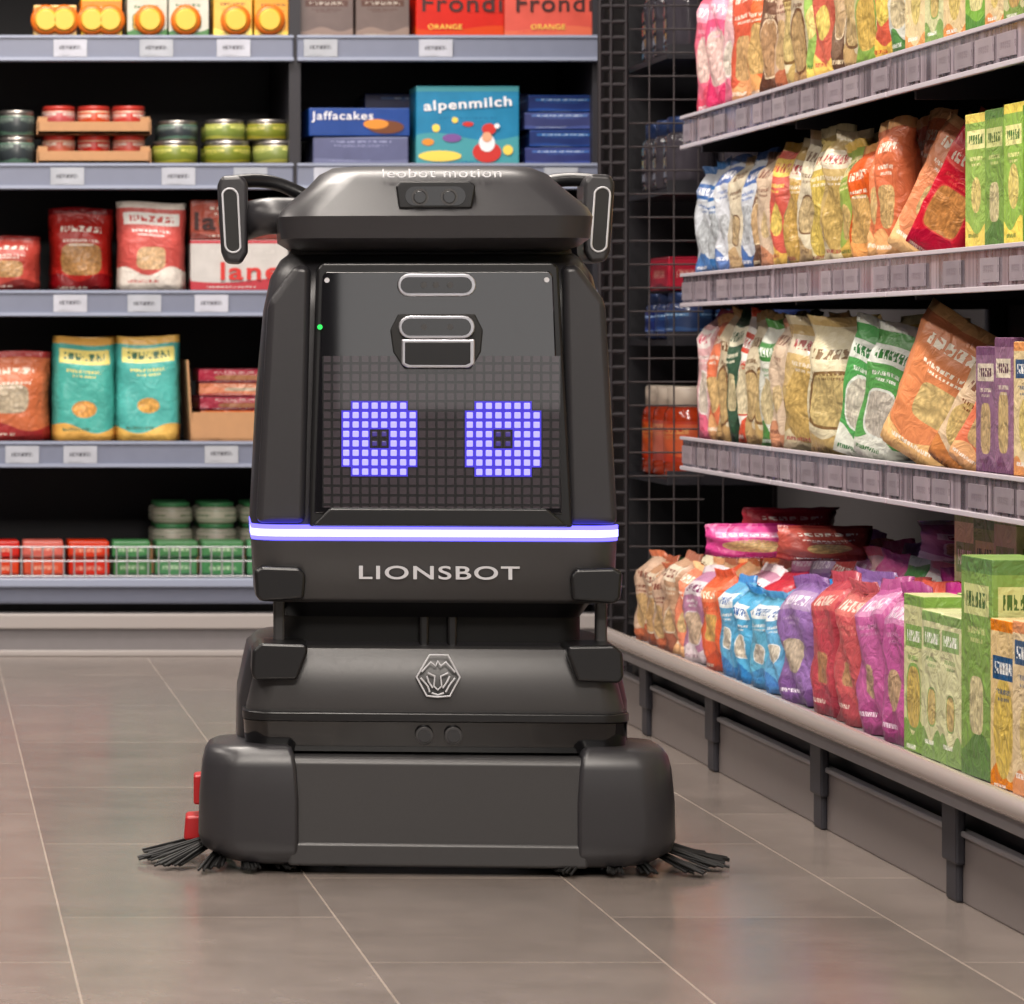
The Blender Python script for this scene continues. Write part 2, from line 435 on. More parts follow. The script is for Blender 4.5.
loft('led_light_strip', [(rz(541, .02), hw(364), .024, .40, .04), (rz(526, .02), hw(365), .022, .40, .04)], M_led, rob, rb=.15)
loft('led_light_core', [(rz(537, .02), hw(365), .0205, .30, .04), (rz(530, .02), hw(365), .0205, .30, .04)], M_ledc, rob, rb=.15)
loft('chest_panel', [(rz(603, .03), hw(348), .034, .40, .03), (rz(598, .03), hw(356), .026, .40, .035), (rz(541, .03), hw(362), .02, .40, .04)], M_mid, rob, angle=50, rb=.15)
loft('waist_core', [(rz(652, .1), hw(300), .10, .38, .03), (rz(600, .1), hw(300), .09, .38, .03)], M_rub, rob)
loft('waist_lip', [(rz(618, .06), hw(296), .075, .2, .03), (rz(600, .06), hw(316), .05, .2, .03)], M_dark, rob)
for nm, x in (('left', 276), ('right', 596)):
    b_ = MB(); b_.box((rx(x, .06), .07, rz(655, .06)), (.014, .02, .075), M_mid); b_.make('waist_pillar_'+nm, rob, .003)
for i, x in enumerate((418, 446)):
    b_ = MB(); b_.box((rx(x, .09), .09, rz(650, .09)), (.012, .02, .06), M_dark); b_.make('waist_rod_%d' % i, rob, .003)
loft('tank_body', [(rz(752, .08), hw(392), .07, .46, .04), (rz(700, .08), hw(390), .065, .46, .04), (rz(652, .08), hw(370), .06, .44, .04), (rz(642, .1), hw(352), .085, .42, .04)], M_shell, rob, angle=50, rb=.17)
loft('tank_front', [(rz(716, .03), hw(374), .018, .3, .03), (rz(708, .03), hw(374), .015, .3, .03), (rz(658, .03), hw(350), .022, .3, .03), (rz(649, .03), hw(342), .030, .28, .03)], M_mid, rob, angle=30, rb=.12)
loft('tank_band', [(rz(752, .02), hw(376), .02, .3, .03), (rz(722, .02), hw(380), .014, .3, .03)], M_gloss, rob, rb=.12)
loft('tank_ridge', [(rz(722, .01), hw(382), .006, .3, .035), (rz(713, .01), hw(382), .006, .3, .035)], M_dark, rob, bevel=.002, rb=.12)
disc('front_sensor_1', 424, 736, 9, .008, .02, M_mid, bev=.001); disc('front_sensor_2', 453, 736, 9, .008, .02, M_mid, bev=.001)
disc('front_lens_1', 424, 736, 6.5, .006, .02, M_gloss); disc('front_lens_2', 453, 736, 6.5, .006, .02, M_gloss)
def pad(nm, pts, d=.0):
    prism('bumper_pad_'+nm, PX(pts, d), d, d+.09, M_dark, rob, .005, 3)
up = [(254, 572), (262, 567), (300, 568), (306, 576), (304, 600), (262, 603), (256, 598)]
lo = [(253, 652), (262, 644), (307, 645), (309, 652), (298, 681), (256, 682), (252, 676)]
pad('upper_left', up, .012); pad('lower_left', lo, .0)
pad('upper_right', mirror(up), .012); pad('lower_right', mirror(lo), .0)
text('name_print', 'LIONSBOT', (rx(437, .02), .0205, rz(573.5, .02)), 160*D0/F, 13.5*D0/F, M_white, rob, ext=.0012, off=.012)
L = .012
def lg(*p): return [(rx(437+a, L), L, rz(676+b, L)) for a, b in p]
tube('lion_logo_ring', lg((-8, -21), (10, -21), (22, 1), (12, 20), (0, 21), (-11, 20), (-21, 1)), .0013, M_white, rob, cyc=True)
tube('lion_logo_face', [lg((-16, -4), (-7, -14), (-2, -10), (0, -15), (3, -10), (8, -14), (17, -4)), lg((-17, 2), (-10, 10), (-8, 16)), lg((17, 2), (11, 10), (8, 16)),
     lg((-10, -3), (-3, 0), (-4, 10), (0, 14), (4, 10), (3, 0), (10, -3)), lg((-11, 0), (-9, 6), (-5, 12)), lg((12, 0), (9, 6), (5, 12)), lg((-6, 17), (0, 19), (6, 17))], .0012, M_white, rob)
# --- one wide front skirt: centre shell blending into rounded side shells
prism('skirt_panel', PX([(285, 757), (589, 757), (592, 800), (590, 864), (284, 864), (282, 800)], .0), -.012, .14, M_mid, rob, .010, 5)
prism('skirt_lower_lip', PX([(290, 842), (584, 842), (586, 866), (288, 866)], .0), -.015, .1, M_mid, rob, .005, 3)
for nm, s_ in (('left', -1), ('right', 1)):
    def sec(py, a, b_, yf):
        a = (a-437)/F*D0; b_ = (b_-437)/F*D0
        return (rz(py, 0), (b_-a)/2, yf, .13, .006 if s_ < 0 else .045, s_*-(a+b_)/2 if s_ > 0 else (a+b_)/2)
    S_ = [sec(865, 236, 298, -.006), sec(862, 222, 299, -.012), sec(850, 203, 299, -.017), sec(838, 199, 299, -.018),
          sec(800, 200, 299, -.019), sec(768, 203, 297, -.018), sec(756, 206, 295, -.015), sec(750, 210, 292, -.009), sec(747, 216, 288, .0)]
    loft('skirt_bumper_'+nm, S_, M_shell, rob, n=10, angle=50, rl=.045 if s_ < 0 else .006, rb=.04)
boxobj('squeegee_blade', (rx(268), .03, .006), (rx(612), .10, .06), M_rub, rob, .002)
boxobj('chassis', (-.2, .08, .03), (.2, .44, .16), M_rub, rob, .01)
for nm, x in (('left', -.2), ('right', .19)):
    w = MB(); w.lathe((x, .1, .028), [(.008, -.02), (.027, -.018), (.028, 0), (.027, .018), (.008, .02)], [M_rub]*4, 20, Matrix.Rotation(math.pi/2, 3, 'Y'))
    w.make('caster_'+nm, rob)
for nm, x in (('left', -.17), ('right', .17)):
    w = MB(); w.lathe((x, .34, .075), [(.02, -.022), (.073, -.02), (.075, 0), (.073, .02), (.02, .022)], [M_rub]*4, 28, Matrix.Rotation(math.pi/2, 3, 'Y'))
    w.make('drive_wheel_'+nm, rob)
for nm, s_ in (('left', -1), ('right', 1)):
    cxb, cyb = s_*.232, .085
    h_ = MB(); h_.lathe((cxb, cyb, .03), [(.03, 0), (.045, .008), (.045, .02), (.02, .03)], [M_dark]*3, 24); h_.make('brush_hub_'+nm, rob)
    pts = []; rr = random.Random(3 if s_ < 0 else 5)
    for t in range(13):
        a = 2*math.pi*t/13+(.06 if s_ > 0 else .30)
        for q in range(22):
            aa = a+rr.uniform(-.07, .07); Ln = .130+rr.uniform(-.020, .010); dz = rr.uniform(-.003, .003)
            bend = rr.uniform(.04, .18)
            if -.10 > math.sin(aa) and abs(math.cos(aa)) < .55: Ln *= .78
            pts.append([(cxb+.035*math.cos(aa), cyb+.035*math.sin(aa), .036+dz), (cxb+(Ln*.55)*math.cos(aa+bend*.3), cyb+(Ln*.55)*math.sin(aa+bend*.3), .024+dz), (cxb+Ln*math.cos(aa+bend), cyb+Ln*math.sin(aa+bend), .005+abs(dz)*1.5)])
    tube('brush_bristles_'+nm, pts, .0016, M_rub, rob, res=1)
prism('red_clip', PX([(188, 777), (203, 775), (203, 806), (188, 806)], .1), .09, .13, M_red, rob, .003)
prism('red_hook', PX([(180, 818), (203, 816), (203, 842), (178, 842)], .1), .09, .14, M_red, rob, .004)
prism('red_arm', PX([(194, 800), (207, 800), (207, 825), (194, 825)], .11), .10, .13, M_red, rob, .002)
prism('blue_tab', PX([(234, 708), (246, 706), (246, 742), (234, 744)], .12), .10, .2, M_blue, rob, .003)
loft('top_cap', [(rz(251, .02), hw(256), .045, .33, .04), (rz(246, .02), hw(284), .01, .36, .05), (rz(238, 0), hw(306), -.008, .38, .05), (rz(216, 0), hw(311), -.013, .38, .05),
     (rz(207, 0), hw(302), -.006, .38, .05), (rz(184, 0), hw(250), .012, .37, .05), (rz(173, .03), hw(228), .03, .35, .05), (rz(166, .06), hw(200), .07, .31, .05)], M_shell, rob, angle=26, rb=.14)
loft('cap_neck', [(rz(268, .06), hw(296), .08, .34, .05), (rz(246, .06), hw(280), .07, .34, .05)], M_rub, rob, rb=.13)
prism('cap_sensor_frame', PX([(397, 186), (402, 181), (470, 181), (476, 186), (472, 208), (400, 208)], -.01), -.010, .05, M_dark, rob, .002)
prism('cap_sensor_window', pill(436, 196, 60, 19, -.01), -.0115, .03, M_gloss, rob)
disc('cap_lens_ring_1', 421, 197, 8.5, -.0125, .0, M_mid); disc('cap_lens_ring_2', 450, 197, 8.5, -.0125, .0, M_mid)
disc('cap_lens_1', 421, 197, 6.5, -.0135, .0, M_gloss, bev=.001); disc('cap_lens_2', 450, 197, 6.5, -.0135, .0, M_gloss, bev=.001)
text('cap_print', 'leobot motion', (rx(440, .02), .0135, rz(174.0, .02)), 118*D0/F, 10*D0/F, M_white, rob, rot=(math.radians(62), 0, 0), ext=.0006)
for nm, s_ in (('left', -1), ('right', 1)):
    c = s_*.237-.012-(.009 if s_ > 0 else 0); dep = .17
    prism('handle_pod_'+nm, [(c+s_*a, rz(y, dep)) for a, y in ((-.020, 182), (-.012, 174), (.014, 175), (.019, 184), (.014, 250), (.008, 262), (-.012, 263), (-.020, 252))], dep, dep+.09, M_shell, rob, .006)
    sl = [(c+s_*.001+.010*math.cos(a), rz(220, dep)+(.031 if math.sin(a) > 0 else -.031)+.010*math.sin(a)) for a in [math.radians(x+.5) for x in range(0, 360, 20)]]
    sl = [(x+s_*(z-rz(220, dep))*.06, z) for x, z in sl]
    tube('handle_slot_rim_'+nm, [(x, dep-.001, z) for x, z in sl], .0014, M_white, rob, cyc=True)
    prism('handle_slot_'+nm, sl, dep-.001, dep+.02, M_rub, rob)
    tube('handle_arm_'+nm, [(c-s_*.008, dep+.06, rz(222, dep)), (c-s_*.03, dep+.03, rz(216, dep)), (c-s_*.06, dep+.02, rz(214, dep)), (c-s_*.11, dep+.04, rz(216, dep))], .024, M_shell, rob, smooth=True, res=8)
    tube('handle_bar_'+nm, [(c, dep+.05, rz(180, dep)), (c-s_*.03, dep+.07, rz(176, dep)), (c-s_*.07, dep+.08, rz(182, dep)), (c-s_*.10, dep+.08, rz(195, dep))], .009, M_dark, rob, smooth=True, res=6)
rob.rotation_euler = (0, 0, math.radians(-4.5))

# ================================================================ BACK SHELVING
M_rail = mat('rail_bluegrey', (116, 122, 142), .35, noise=.06)
M_rail2 = mat('rail_edge', (150, 158, 180), .3)
M_steel = mat('shelf_steel_dark', (38, 37, 44), .5)
M_back = mat('shelf_backpanel', (22, 21, 28), .6)
M_tag = pkg('price_tag', (188, 192, 205), ink=(60, 60, 70), by=(.3, .7), rough=.5, seed=2)
M_plinth = mat('plinth_grey', (120, 116, 118), .4, noise=.08)
M_plinthl = mat('plinth_light', (165, 158, 156), .35)
M_wire = mat('wire_metal', (180, 180, 185), .35, .5)
M_wirem = mat('wire_grey', (84, 78, 80), .4, .5)
M_wired = mat('wire_dark', (42, 38, 42), .5, .3)
DB = 7.55
bs = empty('shelving_unit', (0.2, DB, 0))
def child(o, par):
    o.parent = par; o.matrix_parent_inverse = Matrix.Translation(par.location).inverted(); return o
def cbox(name, lo, hi, m, par, bev=0): return child(boxobj(name, lo, hi, m, None, bev), par)
XL, XR = -1.9, wx(600, DB); XM = wx(295, DB)
cbox('back_panel', (XL, DB+.45, .02), (XR, DB+.47, 1.95), M_back, bs)
shelf_py = (37, 165, 292, 443)
for i, py in enumerate(shelf_py+(-100,)):
    z = wz(py, DB); zb_ = z-.052
    cbox('shelf_%d' % i, (XL, DB+.01, z-.012), (XR, DB+.45, z), M_steel, bs)
    for j, (a, c_) in enumerate(((XL, XM-.004), (XM+.004, XR))):
        cbox('price_rail_%d_%d' % (i, j), (a, DB-.006, zb_), (c_, DB+.012, z+.004), M_rail, bs, .003)
        cbox('price_rail_edge_%d_%d' % (i, j), (a, DB-.012, zb_+.002), (c_, DB-.004, zb_+.009), M_rail2, bs)
        cbox('price_rail_top_%d_%d' % (i, j), (a, DB-.010, z-.002), (c_, DB-.004, z+.003), M_rail2, bs)
    t = MB()
    tg = {0: (70, 156, 233, 320, 435), 1: (67, 178, 250, 330, 560), 2: (70, 144, 211), 3: (22, 80, 221), 4: (50, 200, 400)}[i]
    for px in tg:
        t.box((wx(px, DB), DB-.011, zb_+.010), (.070, .003, .036), M_tag)
    for q in range(9): t.box((-.1-q*.2-.03*(q % 3), DB-.011, zb_+.010), (.07, .003, .036), M_tag)
    child(t.make('price_tags_%d' % i), bs)
for i, x in enumerate((XM, XR, XL, XM-1.25)):
    cbox('upright_%d' % i, (x-.012, DB+.02 if i else DB+.004, 0), (x+.012, DB+.45, 1.95), M_steel, bs)
cbox('deck', (XL, DB-.03, wz(603, DB)), (XR, DB+.45, wz(577, DB)), M_rail, bs, .006)
cbox('deck_edge', (XL, DB-.045, wz(586, DB)), (XR, DB-.03, wz(577, DB)), M_rail2, bs, .003)
cbox('deck_gap', (XL, DB+.03, wz(614, DB)), (XR, DB+.4, wz(603, DB)), M_back, bs)
cbox('plinth_panel', (XL, DB-.02, .0), (XR, DB+.02, wz(612, DB)), M_plinth, bs, .003)
cbox('plinth_trim', (XL, DB-.03, wz(628, DB)), (XR, DB-.018, wz(613, DB)), M_plinthl, bs, .003)
cbox('plinth_foot', (XL, DB-.035, 0), (XR, DB-.018, .012), M_plinthl, bs, .002)
w = [[(XL, DB-.04, wz(y, DB)), (XR, DB-.04, wz(y, DB))] for y in (546, 560, 575)]
x = XL
while x < XR:
    w.append([(x, DB-.04, wz(577, DB)), (x, DB-.04, wz(546, DB))]); x += .022
child(tube('wire_front', w, .0018, M_wire, res=1), bs)

K = {}
K['orange'] = pkg('pk_orange', (226, 120, 30), (240, 190, 60), (235, 200, 90), None, seed=1)
K['yellowbox'] = pkg('pk_yellow', (232, 165, 40), (250, 215, 90), (225, 130, 40), None, (120, 60, 20), wy=.35, seed=2)
K['whitegreen'] = pkg('pk_whitegreen', (215, 215, 200), (70, 130, 70), (225, 175, 60), None, (60, 110, 60), seed=3)
K['greybrown'] = pkg('pk_greybrown', (112, 96, 92), (150, 130, 120), None, (90, 60, 50), (190, 180, 170), seed=4)
K['redorange'] = pkg('pk_redorange', (226, 84, 30), (230, 110, 50), None, None, (226, 84, 30), seed=5)
K['redjar'] = pkg('pk_redjar', (200, 66, 35), (230, 200, 170), None, (225, 215, 200), (190, 40, 40), seed=6)
K['kraft'] = mat('cardboard', (186, 140, 100), .8, noise=.12)
K['greentin'] = pkg('pk_greentin', (125, 138, 50), (180, 175, 70), None, (205, 200, 110), (60, 80, 30), seed=7)
K['darktin'] = pkg('pk_darktin', (45, 55, 60), (90, 130, 110), None, (120, 140, 130), (20, 20, 20), seed=8)
K['jaffa'] = pkg('pk_jaffa', (26, 60, 160), None, None, None, (28, 62, 160), seed=9)
K['bluegrey'] = pkg('pk_bluegrey', (76, 86, 130), (100, 110, 150), None, None, (140, 150, 190), seed=10)
K['milka'] = pkg('pk_teal_blue', (40, 135, 178), (80, 160, 170), None, None, (40, 120, 160), bb=.35, seed=11)
K['navy'] = pkg('pk_navy', (26, 48, 110), (50, 80, 150), None, (60, 110, 175), (190, 210, 235), seed=12)
K['redbag'] = pkg('pk_redbag', (175, 30, 34), (120, 20, 30), (190, 140, 90), None, (235, 225, 215), seed=14, wrinkle=.5)
K['redwhite'] = pkg('pk_redwhite', (205, 42, 42), (225, 215, 205), (225, 180, 130), (235, 232, 228), (190, 30, 40), wy=.36, bb=.22, seed=14, wrinkle=.5)
K['whitered'] = pkg('pk_whitered', (222, 218, 214), (200, 60, 40), None, None, (222, 218, 214), bb=.2, seed=15)
K['teal'] = pkg('pk_teal', (50, 180, 165), (235, 170, 50), (240, 160, 40), (235, 215, 110), (60, 110, 80), wy=.3, bb=.12, wr=(.3, .13), seed=16, wrinkle=.3)
K['orangebag'] = pkg('pk_orangebag', (215, 118, 56), (170, 50, 35), (205, 190, 160), None, (240, 220, 200), wy=.5, seed=18, wrinkle=.5)
K['redpack'] = pkg('pk_redpack', (212, 55, 42), (150, 35, 30), None, None, (235, 170, 150), by=(.3, .7), seed=18)
K['greenpack'] = pkg('pk_greenpack', (66, 135, 78), (40, 90, 60), None, None, (200, 225, 190), by=(.3, .7), seed=19)
K['jarlabel'] = pkg('pk_jarlabel', (200, 195, 180), (150, 160, 140), None, None, (60, 110, 70), by=(.3, .7), seed=20)
K['jarorange'] = pkg('pk_jarorange', (214, 92, 48), (190, 60, 35), None, (225, 150, 90), (190, 40, 40), seed=21)
M_lidg = mat('lid_green', (60, 125, 80), .4); M_lidb = mat('lid_blue', (40, 60, 105), .35, .3); M_lidr = mat('lid_red', (200, 60, 50), .35); M_lidw = mat('lid_white', (205, 190, 175), .4)
M_tin = mat('tin_metal', (175, 170, 165), .3, .9)
M_sauce = mat('sauce_red', (170, 55, 25), .15, coat=.6); M_bluejar = mat('jar_blue', (50, 62, 100), .15, coat=.6); M_glassy = mat('jar_dark', (70, 66, 74), .12, coat=.8)

def backrow(name, px0, px1, py0, n, kind, m, zb, depth=.1, rows=1, gap=.004, y0=.03, bevel=.002, t=.06):
    b_ = MB(); d = DB+y0
    xa, xb = wx(px0, d), wx(px1, d); zt = wz(py0, d)
    W = (xb-xa)/n
    for r in range(rows):
        for i in range(n):
            x = xa+W*(i+.5)
            if kind == 'box':
                b_.box((x, d+depth/2+r*(depth+.01), zb), (W-gap, depth, zt-zb), m, yaw=R.uniform(-.02, .02))
            else:
                b_.bag((x, d+t/2+r*(t+.01), zb), W-gap, zt-zb, t, m, yaw=R.uniform(-.08, .08), seed=R.randint(0, 9999))
    return b_.make(name, bevel=bevel if kind == 'box' else 0)
S = [wz(p, DB)+.004 for p in shelf_py]
backrow('boxed_snack_packs', 33, 78, 5, 1, 'box', K['yellowbox'], S[0])
backrow('boxed_snack_packs', 80, 123, -2, 1, 'box', K['orange'], S[0])
backrow('boxed_snack_packs', 126, 210, -5, 2, 'box', K['whitegreen'], S[0])
backrow('boxed_snack_packs', 213, 294, -5, 2, 'box', K['yellowbox'], S[0])
backrow('boxed_snack_packs', 299, 410, -8, 2, 'box', K['greybrown'], S[0])
M_gold = mat('gold_lid', (235, 180, 60), .35); M_goldd = mat('orange_lid', (215, 110, 30), .35)
tl = MB()
for px in (46, 64, 92, 110, 150, 186, 236, 270):
    tl.lathe((wx(px, DB+.02), DB+.026, S[0]+.034), [(.025, -.006), (.032, -.003), (.032, .003), (.024, .006)], [M_goldd]*3, 20, Matrix.Rotation(math.pi/2, 3, 'X'))
    tl.lathe((wx(px, DB+.02), DB+.019, S[0]+.034), [(.020, -.002), (.024, 0), (.02, .002)], [M_gold]*2, 20, Matrix.Rotation(math.pi/2, 3, 'X'))
tl.make('round_lid_snack_cups')
fr = backrow('wafer_boxes', 414, 595, -14, 2, 'box', K['redorange'], S[0], depth=.2)
M_txtd = mat('print_dark', (60, 25, 25), .5); M_txtw = mat('print_white', (235, 235, 240), .5); M_txtr = mat('print_red', (200, 45, 40), .5); M_txty = mat('print_yellow', (240, 210, 90), .5)
def lab(par, body, pxc, pyc, w, h, m, dd, off=.01, rot=0):
    o = text('label_print', body, (wx(pxc, dd), dd, wz(pyc, dd)), w*dd/F, h*dd/F, m, None, rot=(math.pi/2, -rot, 0), off=off)
    child(o, par); return o
lab(fr, 'Frondi', 462, 4, 80, 17, M_txtd, DB+.028); lab(fr, 'Frondi', 554, 4, 76, 17, M_txtd, DB+.028)
lab(fr, 'ORANGE', 445, 27, 34, 5, M_txty, DB+.028, 0); lab(fr, 'ORANGE', 548, 27, 34, 5, M_txty, DB+.028, 0)
def canrow(name, px0, px1, z, n, h, lm, lid, rows=2, y0=.04):
    b_ = MB(); d = DB+y0; W = (wx(px1, d)-wx(px0, d))/n; r = W/2-.002
    for q in range(rows):
        for i in range(n):
            b_.new()
            b_.lathe((wx(px0, d)+W*(i+.5), d+r+q*(2*r+.004), z), [(r*.9, 0), (r, .003), (r, h*.78), (r*.93, h*.82), (r*.97, h*.83), (r*.97, h*.98), (r*.9, h)], [lid, lm, lid, lid, lid, lid], 24)
    return b_.make(name)
canrow('canned_food', -2, 36, S[1], 1, .058, K['darktin'], M_tin); canrow('canned_food', -2, 36, S[1]+.059, 1, .055, K['darktin'], M_tin)
canrow('sauce_jars', 42, 147, S[1]+.010, 3, .052, K['redjar'], M_lidr, y0=.05)
canrow('sauce_jars', 42, 147, S[1]+.072, 3, .052, K['redjar'], M_lidr, y0=.05)
tr = MB()
for zt in (S[1]+.001, S[1]+.063):
    xa, xb = wx(38, DB+.03), wx(150, DB+.03)
    tr.box(((xa+xb)/2, DB+.13, zt), (xb-xa, .2, .006), K['kraft'])
    tr.box(((xa+xb)/2, DB+.032, zt), (xb-xa, .004, .026), K['kraft'])
    for x in (xa, xb): tr.box((x, DB+.13, zt), (.004, .2, .03), K['kraft'])
    for x in (xa+.01, xb-.01): tr.box((x, DB+.034, zt), (.02, .004, .036), K['kraft'])
tr.make('cardboard_trays')
canrow('canned_food', 153, 200, S[1], 1, .05, K['greentin'], M_tin); canrow('canned_food', 205, 302, S[1], 2, .05, K['greentin'], M_tin)
canrow('canned_food', 158, 200, S[1]+.051, 1, .042, K['darktin'], M_tin, y0=.045); canrow('canned_food', 205, 290, S[1]+.051, 2, .044, K['greentin'], M_tin, y0=.045)
backrow('biscuit_boxes', 313, 410, 137, 1, 'box', K['bluegrey'], S[1], depth=.2)
jf = backrow('biscuit_boxes', 307, 410, 108, 1, 'box', K['jaffa'], wz(137, DB+.03)+.002, depth=.2, y0=.028)
lab(jf, 'Jaffacakes', 343, 116, 62, 11, M_txtw, DB+.026)
M_bisc = mat('biscuit_print', (222, 140, 50), .6); M_bisc2 = mat('biscuit_print_dark', (110, 60, 30), .6)
def flat(par, name, c, r, m, y, sx=1, sz=1, n=20):
    v = [(wx(c[0], y)+r*sx*math.cos(2*math.pi*i/n)*y/F, wz(c[1], y)+r*sz*math.sin(2*math.pi*i/n)*y/F) for i in range(n)]
    o = prism(name, v, y, y+.002, m, None); child(o, par)
flat(jf, 'biscuit_picture', (386, 127), 12, M_bisc2, DB+.027, 1.5, .55); flat(jf, 'biscuit_picture', (376, 124), 9, M_bisc, DB+.0262, 1.4, .55)
mk = backrow('gift_box', 415, 520, 86, 1, 'box', K['milka'], S[1], depth=.1, y0=.03)
dd = DB+.028
lab(mk, 'alpenmilch', 468, 104, 88, 13, M_txtw, dd, .02, .06)
flat(mk, 'santa_body', (487, 152), 13, M_txtr, dd, 1.1, .8); flat(mk, 'santa_beard', (487, 143), 8, M_txtw, dd-.001, 1, 1.1)
flat(mk, 'santa_face', (487, 137), 5, mat('skin_print', (225, 165, 130), .6), dd-.002); flat(mk, 'santa_hat', (489, 129), 7, M_txtr, dd-.0015, 1, .8); flat(mk, 'santa_bobble', (497, 126), 2.6, M_txtw, dd-.003)
flat(mk, 'snow', (440, 156), 18, M_txty, dd, 1.2, .3); flat(mk, 'sweet_print', (436, 128), 4, M_txty, dd); flat(mk, 'sweet_print', (452, 138), 6, mat('purple_print', (120, 80, 150), .6), dd, 1.6, .7); flat(mk, 'sweet_print', (455, 120), 3, M_txty, dd)
flat(mk, 'sweet_print', (428, 142), 5, M_bisc, dd, 1.2, .7); flat(mk, 'sweet_print', (508, 150), 5, M_txty, dd); flat(mk, 'sweet_print', (468, 124), 4, M_txtr, dd, 1.4, .6)
b_ = MB()
for (a, c_, zz) in ((527, 598, 0), (530, 600, 1), (525, 595, 2), (528, 599, 3)):
    d = DB+.04; b_.box(((wx(a, d)+wx(c_, d))/2, d+.1, S[1]+zz*.037), (wx(c_, d)-wx(a, d), .18, .035), K['navy'], yaw=R.uniform(-.03, .03))
for zz in range(4): b_.box((wx(450, DB+.25), DB+.35, S[1]+zz*.042), (.36, .12, .04), K['navy'])
b_.make('biscuit_boxes', bevel=.002)
backrow('snack_bags', -30, 42, 236, 1, 'bag', K['redbag'], S[2], t=.07)
backrow('snack_bags', 48, 115, 208, 1, 'bag', K['redbag'], S[2], t=.07, y0=.08)
backrow('snack_bags', 116, 188, 202, 1, 'bag', K['redwhite'], S[2], t=.06, y0=.03)
wr_ = backrow('biscuit_boxes', 190, 300, 240, 1, 'box', K['whitered'], S[2], depth=.1, y0=.03)
wr2 = backrow('biscuit_boxes', 190, 300, 200, 1, 'box', K['redbag'], wz(240, DB+.05)+.002, depth=.1, y0=.05)
lab(wr_, 'lane', 250, 272, 60, 18, M_txtr, DB+.027, .02); lab(wr2, 'lane', 222, 222, 56, 18, M_txtd, DB+.047, .02)
backrow('snack_bags', -40, 52, 352, 1, 'bag', K['orangebag'], S[3], t=.08)
b_ = MB()
b_.bag((wx(84, DB+.05), DB+.07, S[3]), wx(116, DB)-wx(52, DB), .218, .075, K['teal'], seed=4, gusset=True)
b_.bag((wx(148, DB+.05), DB+.07, S[3]), wx(181, DB)-wx(115, DB), .220, .075, K['teal'], seed=9, gusset=True)
b_.bag((wx(90, DB+.15), DB+.17, S[3]), .14, .218, .075, K['teal'], seed=5, gusset=True)
b_.make('coffee_bags')
tr = MB(); xa, xb = wx(192, DB+.03), wx(290, DB+.03)
tr.box(((xa+xb)/2, DB+.13, S[3]), (xb-xa, .22, .006), K['kraft']); tr.box(((xa+xb)/2, DB+.022, S[3]), (xb-xa, .004, .06), K['kraft'])
tr.box((xa, DB+.13, S[3]), (.004, .22, .17), K['kraft'], roll=-.06); tr.box((xb, DB+.13, S[3]), (.004, .22, .17), K['kraft'])
for q in range(5): tr.box(((xa+xb)/2+.004*(q % 2), DB+.13, S[3]+.008+q*.029), (xb-xa-.03, .18, .027), K['orangebag' if q % 2 else 'redbag'], yaw=.03*(q % 3-1))
tr.make('cardboard_display_tray')
Z0 = wz(577, DB)+.001
def jar(b_, c, r, h, lm, lid, body=None):
    body = body or lm; b_.new()
    b_.lathe(c, [(r*.85, 0), (r, .006), (r, h*.18), (r, h*.62), (r*.97, h*.72), (r*.8, h*.78), (r*.86, h*.79), (r*.86, h*.98), (r*.8, h)], [body, body, lm, body, body, lid, lid, lid], 20)
b_ = MB()
for px in (172, 216, 260):
    for q in range(2):
        for zz in (0, 1):
            jar(b_, (wx(px, DB+.16), DB+.16+q*.1, Z0+.058+zz*.046), .044, .046, K['jarlabel'], M_lidg)
b_.box((wx(216, DB+.16), DB+.21, Z0), (.30, .2, .057), K['kraft'])
b_.make('sauce_jars')
for a, c_, kk in ((-25, 20, 'redpack'), (22, 65, 'redpack'), (67, 110, 'redpack'), (112, 152, 'greenpack'), (155, 199, 'greenpack'), (201, 245, 'greenpack'), (247, 290, 'greenpack')):
    b_ = MB(); d = DB
    for zz in range(2): b_.box(((wx(a, d)+wx(c_, d))/2, d+.055, Z0+zz*.038), ((c_-a-2)*d/F, .1, .036), K[kk], yaw=R.uniform(-.04, .04))
    b_.make('snack_packs', bevel=.004)
b_ = MB()
for q in range(8): b_.box((-.05-q*.1, DB+.055, Z0), (.09, .1, .07), K['redpack' if q % 3 else 'greenpack'])
b_.make('snack_packs', bevel=.004)

# ================================================================ RIGHT SHELVING
m, nt, b = newmat('rail_clear_plastic'); k = NB(nt)
tc = nt.nodes.new('ShaderNodeTexCoord'); sp = nt.nodes.new('ShaderNodeSeparateXYZ'); nt.links.new(tc.outputs['Object'], sp.inputs[0])
nn = nt.nodes.new('ShaderNodeTexNoise'); nn.noise_dimensions = '1D'; nn.inputs['Scale'].default_value = 38; nn.inputs['Detail'].default_value = 2
nt.links.new(sp.outputs[1], nn.inputs['W'])
mr = nt.nodes.new('ShaderNodeMapRange'); mr.inputs['From Min'].default_value = .38; mr.inputs['From Max'].default_value = .62
nt.links.new(nn.outputs['Fac'], mr.inputs['Value'])
nt.links.new(k.mix(mr.outputs['Result'], lin((72, 64, 72)), lin((158, 144, 152))), b.inputs['Base Color'])  # light and dark stripes in the colour stand in for reflections
b.inputs['Roughness'].default_value = .25; b.inputs['Coat Weight'].default_value = .6; b.inputs['Coat Roughness'].default_value = .1
M_railr = m
M_railr2 = mat('rail_clear_edge', (196, 188, 196), .2)
M_tagr = pkg('price_tag_pinkish', (152, 140, 148), ink=(122, 110, 118), by=(.2, .8), rough=.3, seed=31)
M_alu = mat('bumper_aluminium', (190, 178, 172), .25, .5)
M_pl2 = mat('plinth_brown_grey', (112, 104, 102), .4, noise=.1, nscale=8)
rs = empty('shelving_unit', (1.5, 5, 0))
